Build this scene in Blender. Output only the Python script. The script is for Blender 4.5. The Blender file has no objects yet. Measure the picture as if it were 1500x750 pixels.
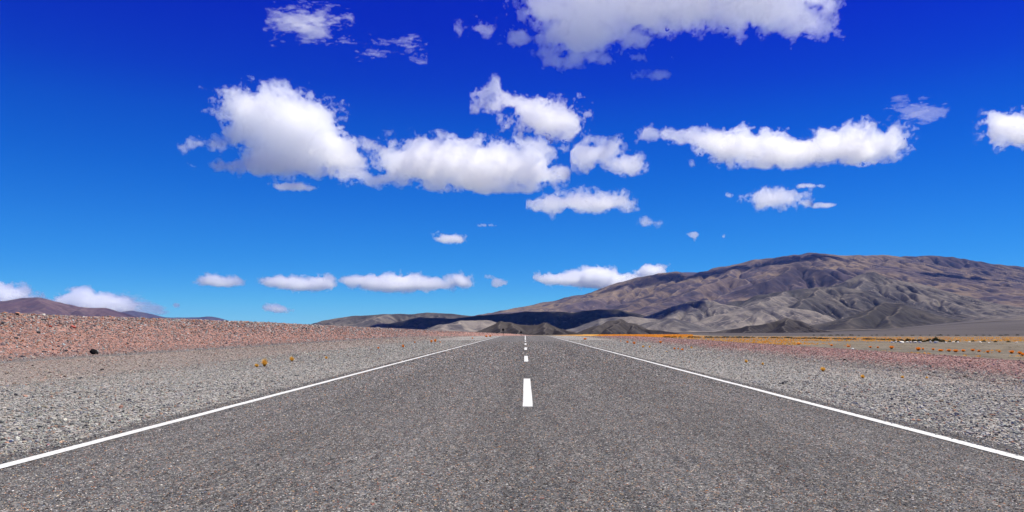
import bpy, math, random
import numpy as np
from mathutils import Vector

S = bpy.context.scene
COL = S.collection
R = math.radians
rng = np.random.default_rng(7)
random.seed(7)

# ------------------------------------------------------------------ camera
F = 1130.0            # focal length in photo pixels
CXP, HY = 769.0, 483.0
EYE = 0.9
cam = bpy.data.objects.new('camera', bpy.data.cameras.new('camera'))
COL.objects.link(cam)
cam.location = (0, 0, EYE)
cam.rotation_euler = (R(90), 0, 0)
cam.data.sensor_width = 36
cam.data.lens = F / 1500 * 36
cam.data.shift_x = -(CXP - 750) / 1500
cam.data.shift_y = (HY - 375) / 1500
cam.data.clip_start = 0.05
cam.data.clip_end = 400000
S.camera = cam

# ------------------------------------------------------------------ light
SUN_EL, SUN_AZ = R(64), R(80)          # azimuth clockwise from +Y (towards +X): high on the right
sun_dir = Vector((math.sin(SUN_AZ) * math.cos(SUN_EL), math.cos(SUN_AZ) * math.cos(SUN_EL), math.sin(SUN_EL)))
sl = bpy.data.lights.new('sun', 'SUN')
sl.energy = 5.0
sl.angle = R(0.53)
sl.color = (1.0, 0.955, 0.80)
so = bpy.data.objects.new('sun', sl)
so.rotation_euler = (-sun_dir).to_track_quat('-Z', 'Y').to_euler()
COL.objects.link(so)

W = bpy.data.worlds.new('World')
S.world = W
W.use_nodes = True
wn, wl = W.node_tree.nodes, W.node_tree.links
bg = wn['Background']
sky = wn.new('ShaderNodeTexSky')
sky.sky_type = 'NISHITA'
sky.sun_disc = False
sky.sun_elevation = SUN_EL
sky.sun_rotation = SUN_AZ
sky.altitude = 3500
sky.air_density = 1.0
sky.dust_density = 0.1
sky.ozone_density = 6.0
# the photograph is strongly saturated (polariser + processing): deepen the sky's own chroma, for every ray alike
sp = wn.new('ShaderNodeSeparateColor')
wl.new(sky.outputs[0], sp.inputs[0])
cb = wn.new('ShaderNodeCombineColor')
def wm(op, a, b):
    x = wn.new('ShaderNodeMath'); x.operation = op
    for i, v in enumerate((a, b)):
        if isinstance(v, (int, float)): x.inputs[i].default_value = v
        else: wl.new(v, x.inputs[i])
    return x.outputs[0]
def ramp(f, pts, top=1.4):
    x = wn.new('ShaderNodeFloatCurve')
    c = x.mapping.curves[0]
    while len(c.points) < len(pts): c.points.new(.5, .5)
    for q, (u, v) in zip(c.points, pts):
        q.location = (u / top, v)
        q.handle_type = 'AUTO_CLAMPED'
    x.mapping.update()
    wl.new(wm('DIVIDE', f, top), x.inputs['Value'])
    return x.outputs[0]
rb, gb = wm('DIVIDE', sp.outputs[0], sp.outputs[2]), wm('DIVIDE', sp.outputs[1], sp.outputs[2])
B_ = wm('MULTIPLY', wm('POWER', wm('MULTIPLY', sp.outputs[2], 0.1), .7), 10.4)
wl.new(wm('MULTIPLY', ramp(rb, [(0, 0), (.24, .0006), (.26, .003), (.295, .018), (.378, .05), (.66, .22), (1.4, .6)]), B_), cb.inputs[0])
wl.new(wm('MULTIPLY', ramp(gb, [(0, 0), (.455, .025), (.47, .055), (.49, .148), (.55, .28), (.646, .40), (.86, .66), (1.4, .95)]), B_), cb.inputs[1])
wl.new(B_, cb.inputs[2])
wl.new(cb.outputs[0], bg.inputs[0])
bg.inputs['Strength'].default_value = 0.073

vs = S.view_settings
vs.view_transform = 'Standard'
vs.look = 'None'
vs.exposure = 0.52
vs.gamma = 1.0
vs.use_curve_mapping = False
S.cycles.transparent_max_bounces = 96
S.cycles.max_bounces = 48
S.cycles.diffuse_bounces = 3
S.cycles.glossy_bounces = 2
S.cycles.volume_bounces = 40
S.cycles.use_denoising = True
S.cycles.denoising_input_passes = 'RGB_ALBEDO_NORMAL'
S.cycles.denoising_prefilter = 'ACCURATE'

# ------------------------------------------------------------------ helpers
def tag(o, label=None, cat=None, group=None, kind=None):
    if label: o['label'] = label
    if cat: o['category'] = cat
    if group: o['group'] = group
    if kind: o['kind'] = kind
    return o

def link(o, parent=None):
    COL.objects.link(o)
    if parent is not None: o.parent = parent
    return o

def mesh_np(name, verts, faces, mat=None, smooth=False, attrs=None, parent=None, me_only=False):
    """verts (n,3), faces (m,k) arrays -> one mesh object"""
    verts = np.ascontiguousarray(verts, dtype=np.float32)
    faces = np.ascontiguousarray(faces, dtype=np.int32)
    k = faces.shape[1]
    me = bpy.data.meshes.new(name)
    me.vertices.add(len(verts))
    me.vertices.foreach_set('co', verts.ravel())
    me.loops.add(faces.size)
    me.loops.foreach_set('vertex_index', faces.ravel())
    me.polygons.add(len(faces))
    me.polygons.foreach_set('loop_start', np.arange(0, faces.size, k, dtype=np.int32))
    me.polygons.foreach_set('loop_total', np.full(len(faces), k, dtype=np.int32))
    me.update(calc_edges=True)
    me.polygons.foreach_set('use_smooth', np.full(len(faces), bool(smooth)))
    for nm, arr in (attrs or {}).items():
        arr = np.ascontiguousarray(arr, dtype=np.float32)
        if arr.ndim == 1:
            a = me.attributes.new(nm, 'FLOAT', 'POINT'); a.data.foreach_set('value', arr)
        elif arr.shape[1] == 4:
            a = me.attributes.new(nm, 'FLOAT_COLOR', 'POINT'); a.data.foreach_set('color', arr.ravel())
        else:
            a = me.attributes.new(nm, 'FLOAT_VECTOR', 'POINT'); a.data.foreach_set('vector', arr.ravel())
    if mat: me.materials.append(mat)
    if me_only: return me
    return link(bpy.data.objects.new(name, me), parent)

class Nodes:
    """small wrapper to write procedural materials"""
    def __init__(self, name):
        self.m = bpy.data.materials.new(name)
        self.m.use_nodes = True
        self.t = self.m.node_tree
        self.n, self.l = self.t.nodes, self.t.links
        self.p = self.n['Principled BSDF']
        self.out = self.n['Material Output']
        self.p.inputs['Roughness'].default_value = 0.9
        self.p.inputs['Specular IOR Level'].default_value = 0.15
    def put(self, sock, v):
        if v is None: return
        if hasattr(v, 'is_output') or isinstance(v, bpy.types.NodeSocket): self.l.new(v, sock)
        elif isinstance(v, (tuple, list)) and sock.type == 'RGBA' and len(v) == 3: sock.default_value = (*v, 1)
        else: sock.default_value = v
    def pos(self): return self.n.new('ShaderNodeNewGeometry').outputs['Position']
    def normal(self): return self.n.new('ShaderNodeNewGeometry').outputs['Normal']
    def attr(self, name, out='Fac'):
        a = self.n.new('ShaderNodeAttribute'); a.attribute_name = name
        return a.outputs[out]
    def math(self, op, a, b=0.0, c=None, clamp=False):
        x = self.n.new('ShaderNodeMath'); x.operation = op; x.use_clamp = clamp
        self.put(x.inputs[0], a); self.put(x.inputs[1], b)
        if c is not None: self.put(x.inputs[2], c)
        return x.outputs[0]
    def scale(self, v, s):
        x = self.n.new('ShaderNodeVectorMath'); x.operation = 'MULTIPLY'
        self.put(x.inputs[0], v); self.put(x.inputs[1], s if isinstance(s, tuple) else (s, s, s))
        return x.outputs[0]
    def sep(self, v):
        x = self.n.new('ShaderNodeSeparateXYZ'); self.put(x.inputs[0], v); return x.outputs
    def noise(self, v, scale, detail=4, rough=0.55, dist=0.0, out=0):
        x = self.n.new('ShaderNodeTexNoise'); self.put(x.inputs['Vector'], v)
        x.inputs['Scale'].default_value = scale; x.inputs['Detail'].default_value = detail
        x.inputs['Roughness'].default_value = rough; x.inputs['Distortion'].default_value = dist
        return x.outputs[out]
    def vor(self, v, scale, out='Color', feature='F1', rand=1.0):
        x = self.n.new('ShaderNodeTexVoronoi'); x.feature = feature; self.put(x.inputs['Vector'], v)
        x.inputs['Scale'].default_value = scale; x.inputs['Randomness'].default_value = rand
        return x.outputs[out]
    def white(self, v):
        x = self.n.new('ShaderNodeTexWhiteNoise'); self.put(x.inputs['Vector'], v); return x.outputs
    def ramp(self, f, stops, interp='LINEAR'):
        x = self.n.new('ShaderNodeValToRGB'); x.color_ramp.interpolation = interp
        e = x.color_ramp.elements
        while len(e) < len(stops): e.new(0.5)
        for i, (p, c) in enumerate(stops):
            e[i].position = p
            e[i].color = (*c, 1) if isinstance(c, (tuple, list)) else (c, c, c, 1)
        self.put(x.inputs[0], f)
        return x.outputs[0]
    def mr(self, v, a, b, c=0.0, d=1.0, smooth=False):
        x = self.n.new('ShaderNodeMapRange'); x.clamp = True
        if smooth: x.interpolation_type = 'SMOOTHSTEP'
        for i, q in enumerate((v, a, b, c, d)): self.put(x.inputs[i], q)
        return x.outputs[0]
    def mix(self, f, a, b, mode='MIX'):
        x = self.n.new('ShaderNodeMix'); x.data_type = 'RGBA'; x.blend_type = mode
        self.put(x.inputs[0], f); self.put(x.inputs[6], a); self.put(x.inputs[7], b)
        return x.outputs[2]
    def bump(self, h, strength=0.5, dist=0.01, normal=None):
        x = self.n.new('ShaderNodeBump'); self.put(x.inputs['Height'], h)
        x.inputs['Strength'].default_value = strength; x.inputs['Distance'].default_value = dist
        if normal is not None: self.put(x.inputs['Normal'], normal)
        return x.outputs[0]
    def color(self, c): self.put(self.p.inputs['Base Color'], c)
    def set_normal(self, n): self.put(self.p.inputs['Normal'], n)

def sstep(a, b, x):
    t = np.clip((np.asarray(x, dtype=float) - a) / (b - a), 0, 1)
    return t * t * (3 - 2 * t)

def pxy(px, py, D):
    """a point seen at photo pixel (px, py), D metres ahead"""
    return ((px - CXP) / F * D, D, EYE + (HY - py) / F * D)

# periodic value noise by spectral synthesis (2-D and 3-D)
def spectral(shape, beta, seed, lo=None, stretch=None):
    g = np.random.default_rng(seed)
    w = g.standard_normal(shape).astype(np.float32)
    f = np.fft.rfftn(w)
    ks = [np.fft.fftfreq(n) for n in shape[:-1]] + [np.fft.rfftfreq(shape[-1])]
    k2 = 0
    for i, k in enumerate(ks):
        sh = [1] * len(shape); sh[i] = len(k)
        k2 = k2 + (k.reshape(sh) * (stretch[i] if stretch else 1)) ** 2
    k = np.sqrt(k2); k.flat[0] = 1
    f *= k ** (-beta / 2)
    if lo is not None: f *= 1 / (1 + (lo / k) ** 4)
    f.flat[0] = 0
    n = np.fft.irfftn(f, s=shape).astype(np.float32)
    return n / n.std()

def sample2(n, x, y):
    """bilinear periodic lookup"""
    H_, W_ = n.shape
    xi, yi = np.floor(x).astype(int), np.floor(y).astype(int)
    fx, fy = x - xi, y - yi
    x0, x1, y0, y1 = xi % W_, (xi + 1) % W_, yi % H_, (yi + 1) % H_
    return (n[y0, x0] * (1 - fx) + n[y0, x1] * fx) * (1 - fy) + (n[y1, x0] * (1 - fx) + n[y1, x1] * fx) * fy

N2 = spectral((1024, 1024), 3.2, 11)
N2b = spectral((1024, 1024), 2.2, 12)

# ------------------------------------------------------------------ the lie of the land
def road_x(y):
    y = np.asarray(y, dtype=float)
    t = np.clip(y - 150, 0, 500)
    return 1.8e-4 * np.minimum(t, 300) ** 2 + np.maximum(t - 300, 0) * 0.108 + np.maximum(y - 650, 0) * 0.108

def road_z(y):
    y = np.asarray(y, dtype=float)
    a = 8.75e-5
    t = np.clip(y - 95, 0, None)
    z = np.where(t < 70, -a * t * t, -a * 4900 - (t - 70) * 0.01225)
    return np.maximum(z, plain_z(y) + 0.35)

def plain_z(y):
    y = np.asarray(y, dtype=float)
    return -2.2 - np.clip(y - 100, 0, 1400) * 0.0042

def ground_z(x, y):
    x = np.asarray(x, dtype=float); y = np.asarray(y, dtype=float)
    r = x - road_x(y)
    zr = road_z(y)
    P = plain_z(y)
    wob = sample2(N2, x * 1.3 + 31, y * 0.55 + 200)
    wob2 = sample2(N2b, x * 4 + 11, y * 4 + 77)
    # bench beside the road
    off = np.clip(np.abs(r) - 3.8, 0, None)
    bench = zr - 0.035 - 0.012 * np.minimum(off, 14) + (0.022 * wob + 0.006 * wob2) * sstep(0.3, 3, off)
    # right: the berm's edge, then down to the plain
    e = 16.0 + 0.8 * wob
    right = bench + 0.09 * np.exp(-((r - e + 0.8) / 1.2) ** 2)
    tR = sstep(e, e + 7, r)
    Pn = P + (0.10 * sample2(N2, x * .35 + 5, y * .35 + 9) + 0.03 * wob2) * sstep(20, 60, r)
    right = right * (1 - tR) + Pn * tR
    # left: stony embankment
    hb = np.interp(y, [-50, 30, 44, 79, 126, 155, 200, 300, 490, 700],
                   [2.1, 1.95, 1.84, 1.74, 1.36, 1.15, 0.86, 0.1, -1.7, -4.6])
    hb = np.where(y > 700, P, hb)
    tL = sstep(-18.5 + 0.5 * wob, -31, r)
    left_top = hb + (0.07 * wob + 0.035 * wob2) - 0.003 * np.clip(-r - 31, 0, 300)
    left = bench * (1 - tL) + left_top * tL
    near = np.where(r > 0, right, left)
    # alluvial fan rising to the mountains
    px = CXP + F * x / np.maximum(y, 1)
    pyt = np.interp(px, [0, 600, 900, 1000, 1200, 1300, 1355, 1420, 1500, 1700, 2500], [486, 486, 487.5, 487, 484.5, 482, 476.5, 470, 464, 458, 452])
    zt = EYE + (HY - pyt) / F * 4000
    t = np.clip((y - 1300) / 2700, 0, 1)
    fan = P * (1 - t) + zt * t
    fan = np.where(y > 4000, EYE + (HY - pyt) / F * y, fan)
    return np.where(y > 1300, fan, near)

def on_ground(px, py):
    """where the view ray of a photo pixel meets the ground"""
    y = np.geomspace(3, 3000, 9000)
    x = (px - CXP) / F * y
    z = EYE + (HY - py) / F * y
    g = ground_z(x, y)
    i = np.argmax(z <= g)
    return float(x[i]), float(y[i]), float(g[i])

# ------------------------------------------------------------------ materials: road
def mat_asphalt():
    n = Nodes('asphalt'); P = n.pos()
    chipstops = [(0.0, (.030, .029, .030)), (.20, (.062, .060, .060)), (.48, (.120, .115, .112)), (.74, (.195, .188, .180)), (.91, (.33, .315, .29)), (1, (.56, .54, .50))]
    v = n.sep(n.vor(P, 125.0, 'Color'))
    c = n.ramp(v[0], chipstops)
    w = n.sep(n.vor(n.scale(P, (1, .7, 1)), 82.0, 'Color'))
    c2 = n.ramp(w[0], chipstops)
    c = n.mix(.55, c, c2)
    warm = n.ramp(w[1], [(0.0, 0), (.88, 0), (.89, 1), (1, 1)])
    c = n.mix(n.math('MULTIPLY', warm, 0.5), c, (.30, .18, .11))
    cool = n.ramp(v[2], [(0.0, 0), (.8, 0), (.82, 1), (1, 1)])
    c = n.mix(n.math('MULTIPLY', cool, 0.45), c, (.10, .125, .165))
    # coarser mottling that survives with distance
    m1 = n.sep(n.vor(n.scale(P, (1, .35, 1)), 55, 'Color'))[0]
    c = n.mix(1.0, c, n.ramp(m1, [(0, .68), (1, 1.32)]), 'MULTIPLY')
    m2 = n.sep(n.vor(n.scale(P, (1, .15, 1)), 30, 'Color'))[1]
    c = n.mix(1.0, c, n.ramp(m2, [(0, .82), (1, 1.18)]), 'MULTIPLY')
    m2b = n.sep(n.vor(n.scale(P, (1, .06, 1)), 13, 'Color'))[1]
    c = n.mix(1.0, c, n.ramp(m2b, [(0, .88), (1, 1.12)]), 'MULTIPLY')
    m3 = n.noise(n.scale(P, (1, .06, 1)), 1.1, 3, .6)
    c = n.mix(1.0, c, n.ramp(m3, [(.3, .90), (.7, 1.10)]), 'MULTIPLY')
    # smoother, paler wheel tracks and a darker oily middle of each lane
    X = n.sep(P)[0]
    ax = n.math('ABSOLUTE', X)
    tr = n.ramp(n.mr(ax, 0, 4), [(0, .93), (.08, .98), (.22, 1.05), (.36, .97), (.46, .94), (.6, 1.03), (.72, 1.06), (.86, .97), (.93, .9), (1, .95)])
    c = n.mix(1.0, c, tr, 'MULTIPLY')
    st = n.noise(n.scale(P, (1, .03, 1)), 5.0, 4, .6)
    c = n.mix(1.0, c, n.ramp(st, [(.3, .94), (.7, 1.05)]), 'MULTIPLY')
    c = n.mix(1.0, c, (.69, .685, .66), 'MULTIPLY')
    n.color(c)
    h2 = n.math('ADD', n.math('MULTIPLY', n.vor(P, 125.0, 'Distance'), -1.0), n.math('MULTIPLY', v[0], .5))
    n.set_normal(n.bump(h2, 0.7, 0.006))
    n.p.inputs['Roughness'].default_value = .85
    return n.m

def mat_paint():
    n = Nodes('road_paint'); P = n.pos()
    a = n.noise(P, 38, 5, .65)
    b = n.sep(n.vor(P, 95, 'Color'))[0]
    w = n.math('ADD', n.math('MULTIPLY', a, .65), n.math('MULTIPLY', b, .35))
    c = n.ramp(w, [(.24, (.11, .105, .10)), (.33, (.42, .42, .40)), (.48, (.60, .60, .57)), (1, (.70, .70, .67))])
    n.color(c)
    n.set_normal(n.bump(n.vor(P, 95, 'Distance'), .5, .003))
    n.p.inputs['Roughness'].default_value = .7
    return n.m

M_ASPH, M_PAINT = mat_asphalt(), mat_paint()

# ------------------------------------------------------------------ materials: ground
def mat_ground():
    n = Nodes('desert_ground'); P = n.pos()
    X, Y, Z = n.sep(P)
    t = n.math('MAXIMUM', n.math('SUBTRACT', Y, 150), 0)
    t1 = n.math('MINIMUM', t, 300)
    rx = n.math('ADD', n.math('MULTIPLY', n.math('MULTIPLY', t1, t1), 1.8e-4), n.math('MULTIPLY', n.math('MAXIMUM', n.math('SUBTRACT', t, 300), 0), .108))
    r = n.math('SUBTRACT', X, rx)
    wob = n.noise(n.scale(P, (1, .35, 1)), .55, 4, .6)
    wobc = n.math('MULTIPLY', n.math('SUBTRACT', wob, .5), 3.0)
    rw = n.math('ADD', r, wobc)
    # gravel cells at three sizes
    def cells(sc, lo, hi, k=0):
        v = n.sep(n.vor(P, sc, 'Color'))
        return n.ramp(v[k], [(0, lo), (1, hi)]), v
    g1, v1 = cells(42, .45, 1.6)
    g2, v2 = cells(14, .6, 1.42)
    g3, v3 = cells(4.0, .8, 1.2, 1)
    far = n.mr(Y, 6, 45)
    def stony(base, tint, tamt):
        c = n.mix(1.0, base, g1, 'MULTIPLY')
        c = n.mix(n.math('MULTIPLY', n.ramp(v2[2], [(.0, 0), (.7, 0), (.72, 1), (1, 1)]), tamt), c, tint)
        c = n.mix(1.0, c, g2, 'MULTIPLY')
        c = n.mix(far, c, n.mix(1.0, c, g3, 'MULTIPLY'))
        return c
    grey = stony((.245, .237, .220), (.25, .17, .12), .35)
    dust = stony((.235, .195, .168), (.22, .14, .12), .4)
    pinkR = stony((.26, .172, .160), (.27, .115, .085), .6)
    bank = stony((.275, .175, .148), (.30, .10, .055), .6)
    # right: grey verge, mixed, pink berm
    c = n.mix(n.mr(rw, 6.5, 8.2), grey, n.mix(.55, grey, dust))
    c = n.mix(n.mr(rw, 9.5, 12.5), c, pinkR)
    # left: grey verge, brown dust strip, dark stones at the foot, salmon bank
    c = n.mix(n.mr(rw, -7.0, -11.0), c, n.mix(.7, grey, dust))
    c = n.mix(n.mr(rw, -13.5, -15.5), c, dust)
    c = n.mix(n.mr(rw, -16.6, -17.8), c, n.mix(.75, dust, (.13, .125, .115)))
    c = n.mix(n.mr(rw, -17.6, -20.6), c, bank)
    dk = n.noise(n.scale(P, (.6, .25, 1)), .22, 4, .6)
    c = n.mix(1.0, c, n.ramp(dk, [(.3, .82), (.7, 1.15)]), 'MULTIPLY')
    # the plain beyond the berm
    pn = n.noise(n.scale(P, (.5, .12, 1)), .05, 5, .65)
    pn2 = n.noise(n.scale(P, (.7, .25, 1)), .5, 4, .6)
    pl = n.mix(n.ramp(pn, [(.4, 0), (.6, 1)]), (.150, .134, .108), (.190, .158, .112))
    pl = n.mix(1.0, pl, n.ramp(pn2, [(.3, .62), (.7, 1.25)]), 'MULTIPLY')
    plr = n.math('ADD', rw, 0)
    fan_n = n.noise(n.scale(P, (.25, 1, 1)), .006, 6, .7)
    gry = n.mix(n.noise(n.scale(P, (.3, .05, 1)), .02, 4, .6), (.064, .057, .056), (.098, .086, .080))
    U = n.math('DIVIDE', X, n.math('MAXIMUM', Y, 10))
    farog = n.mix(n.ramp(pn2, [(.3, 0), (.7, 1)]), (.42, .20, .03), (.50, .28, .06))
    pl = n.mix(n.math('MULTIPLY', n.math('MULTIPLY', n.mr(Y, 420, 560), n.mr(U, .24, .19)), n.mr(U, .035, .06)), pl, farog)
    edge = n.math('ADD', n.math('MULTIPLY', n.mr(U, .26, .17), 700), 0)
    gry = n.mix(1.0, gry, n.ramp(fan_n, [(.35, .78), (.65, 1.22)]), 'MULTIPLY')
    pl = n.mix(n.mr(n.math('SUBTRACT', Y, edge), 560, 760), pl, gry)
    c = n.mix(n.mr(plr, 16.5, 19.5), c, pl)
    c = n.mix(n.mr(Y, 500, 700), c, pl)
    n.color(c)
    h = n.math('ADD', n.math('MULTIPLY', n.vor(P, 42, 'Distance'), -.6), n.math('MULTIPLY', v1[0], .5))
    b1 = n.bump(h, .9, .018)
    h2 = n.math('ADD', n.math('MULTIPLY', n.vor(P, 9, 'Distance'), -.7), n.noise(P, 3, 5, .6))
    b2 = n.bump(h2, .7, .09, b1)
    n.set_normal(b2)
    n.p.inputs['Roughness'].default_value = .95
    n.p.inputs['Specular IOR Level'].default_value = .05
    return n.m

M_GROUND = mat_ground()

# ------------------------------------------------------------------ ground sheet
def spaced(a0, step, g, lim):
    v = [a0]
    while v[-1] < lim:
        v.append(v[-1] + step); step *= g
    return v
xs_pos = list(np.arange(0.0, 3.9, .65)) + list(np.arange(3.9, 36, .42)) + spaced(36.4, .5, 1.055, 27000)
xs_neg = list(np.arange(.65, 3.9, .65)) + list(np.arange(3.9, 36, .42)) + spaced(36.4, .5, 1.055, 27000)
gx = np.array([-v for v in xs_neg[::-1]] + xs_pos)
gy = np.array(list(np.arange(-30, 0, 1.5)) + list(np.arange(0, 60, .45)) + spaced(60, .5, 1.018, 30000))
GX, GY = np.meshgrid(gx, gy)
GZ = ground_z(GX, GY)
nx, ny = len(gx), len(gy)
idx = np.arange(nx * ny).reshape(ny, nx)
gf = np.stack([idx[:-1, :-1], idx[:-1, 1:], idx[1:, 1:], idx[1:, :-1]], -1).reshape(-1, 4)
tag(mesh_np('ground', np.stack([GX, GY, GZ], -1).reshape(-1, 3), gf, M_GROUND, smooth=True), kind='structure')

# ------------------------------------------------------------------ road and its markings
def strip(name, x0, x1, ys, lift, mat, thick=0.0, wob=0.0, kind='structure'):
    ys = np.asarray(ys, dtype=float)
    cx, cz = road_x(ys), road_z(ys)
    def crown(x): return 0.035 - 0.008 * abs(x)
    w0 = wob * np.interp(np.arange(len(ys)), np.arange(0, len(ys) + 8, 2), rng.standard_normal(len(np.arange(0, len(ys) + 8, 2)))) if wob else 0
    xs = np.linspace(x0, x1, 9) if x1 - x0 > 2 else np.array([x0, x1])
    V = []
    for k, xx in enumerate(xs):
        e = w0 if k in (0, len(xs) - 1) else 0
        V.append(np.stack([cx + xx + e, ys, cz + crown(xx) - .02 + lift + 0 * ys], -1))
    if thick:
        V = [V[0] - (0, 0, thick)] + V + [V[-1] - (0, 0, thick)]
    V = np.stack(V, 1)
    m, k = V.shape[0], V.shape[1]
    id_ = np.arange(m * k).reshape(m, k)
    f = np.stack([id_[:-1, :-1], id_[:-1, 1:], id_[1:, 1:], id_[1:, :-1]], -1).reshape(-1, 4)
    return tag(mesh_np(name, V.reshape(-1, 3), f, mat, smooth=False), kind=kind)

ry = np.array(list(np.arange(-28, 140, .35)) + list(np.arange(140, 700, 2)))
strip('road', -3.78, 3.80, ry, 0.0, M_ASPH, thick=.12, wob=.02)
strip('road_edge_line', -3.535, -3.425, ry, 0.005, M_PAINT, wob=.004)
strip('road_edge_line', 3.465, 3.575, ry, 0.005, M_PAINT, wob=.004)
cxl = 0.035
dashes = [(-15.3, -10.7), (-3.1, 1.5), (8.85, 13.9), (21.4, 26.0), (33.8, 38.4), (45.6, 50.0), (57.4, 61.8)]
for a, b in dashes:
    strip('road_centre_dash', cxl - .058, cxl + .058, np.linspace(a, b, 14), 0.005, M_PAINT, wob=.002)
strip('road_centre_line', cxl - .05, cxl + .05, np.arange(68, 500, 1.0), 0.005, M_PAINT, wob=.002)

# ------------------------------------------------------------------ mountains
def mat_rock(name, low, high, pale, streak, scale, bump_d):
    """bare rock and scree: ochre / purple patches, pale dust in the hollows and on flat ground"""
    n = Nodes(name); P = n.pos()
    nz = n.sep(n.normal())[2]
    a = n.noise(P, scale * 1.0, 5, .6, .5)
    b = n.noise(P, scale * 3.2, 6, .65, .8)
    s = n.noise(n.scale(P, (1, 1, .25)), scale * 11, 5, .65)
    tone = n.attr('tone')
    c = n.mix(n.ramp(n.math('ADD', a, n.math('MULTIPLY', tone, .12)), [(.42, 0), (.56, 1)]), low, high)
    c = n.mix(n.ramp(b, [(.46, 0), (.60, .9)]), c, streak)
    cav = n.attr('cav')
    fl = n.math('ADD', cav, n.math('MULTIPLY', n.math('SUBTRACT', b, .5), .5))
    c = n.mix(n.ramp(fl, [(.25, 0), (.8, .6)]), c, pale)
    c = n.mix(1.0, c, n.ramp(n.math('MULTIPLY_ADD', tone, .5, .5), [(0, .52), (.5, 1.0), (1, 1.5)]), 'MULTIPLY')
    c = n.mix(1.0, c, n.ramp(s, [(.3, .78), (.7, 1.2)]), 'MULTIPLY')
    n.color(c)
    n.set_normal(n.bump(n.math('ADD', b, n.math('MULTIPLY', s, .5)), .6, bump_d))
    n.p.inputs['Roughness'].default_value = 1
    n.p.inputs['Specular IOR Level'].default_value = 0
    return n.m

def blur(h, n=1):
    for _ in range(n):
        p = np.pad(h, 1, mode='edge')
        h = (p[1:-1, 1:-1] * 4 + (p[:-2, 1:-1] + p[2:, 1:-1] + p[1:-1, :-2] + p[1:-1, 2:]) * 2 + p[:-2, :-2] + p[2:, 2:] + p[:-2, 2:] + p[2:, :-2]) / 16
    return h

def erode(h, steps, k, cell, diff=.11):
    """stream-power erosion: runoff is gathered over the grid and cuts where it is strong and steep"""
    H_, W_ = h.shape
    A = np.ones_like(h)
    nb = [(-1, 0, 1), (1, 0, 1), (0, -1, 1), (0, 1, 1), (-1, -1, 1.414), (-1, 1, 1.414), (1, -1, 1.414), (1, 1, 1.414)]
    for it in range(steps):
        hp = np.pad(h, 1, mode='edge')
        drops = [np.maximum(h - hp[1 + dy:1 + dy + H_, 1 + dx:1 + dx + W_], 0) / d for dy, dx, d in nb]
        ws = [q ** 3 for q in drops]
        tot = sum(ws) + 1e-12
        ws = [q / tot for q in ws]
        for j in range(6):
            new = np.ones_like(h)
            for (dy, dx, d), w in zip(nb, ws):
                fl = A * w
                ys0, ys1 = max(dy, 0), H_ + min(dy, 0)
                xs0, xs1 = max(dx, 0), W_ + min(dx, 0)
                new[ys0:ys1, xs0:xs1] += fl[ys0 - dy:ys1 - dy, xs0 - dx:xs1 - dx]
            A = new
        steep = np.max(np.stack(drops), 0)
        h = h - np.minimum(k * np.sqrt(np.minimum(A, 3000)) * steep, .35 * steep)
        h = h * (1 - diff) + blur(h) * diff
    return h, A

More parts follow.
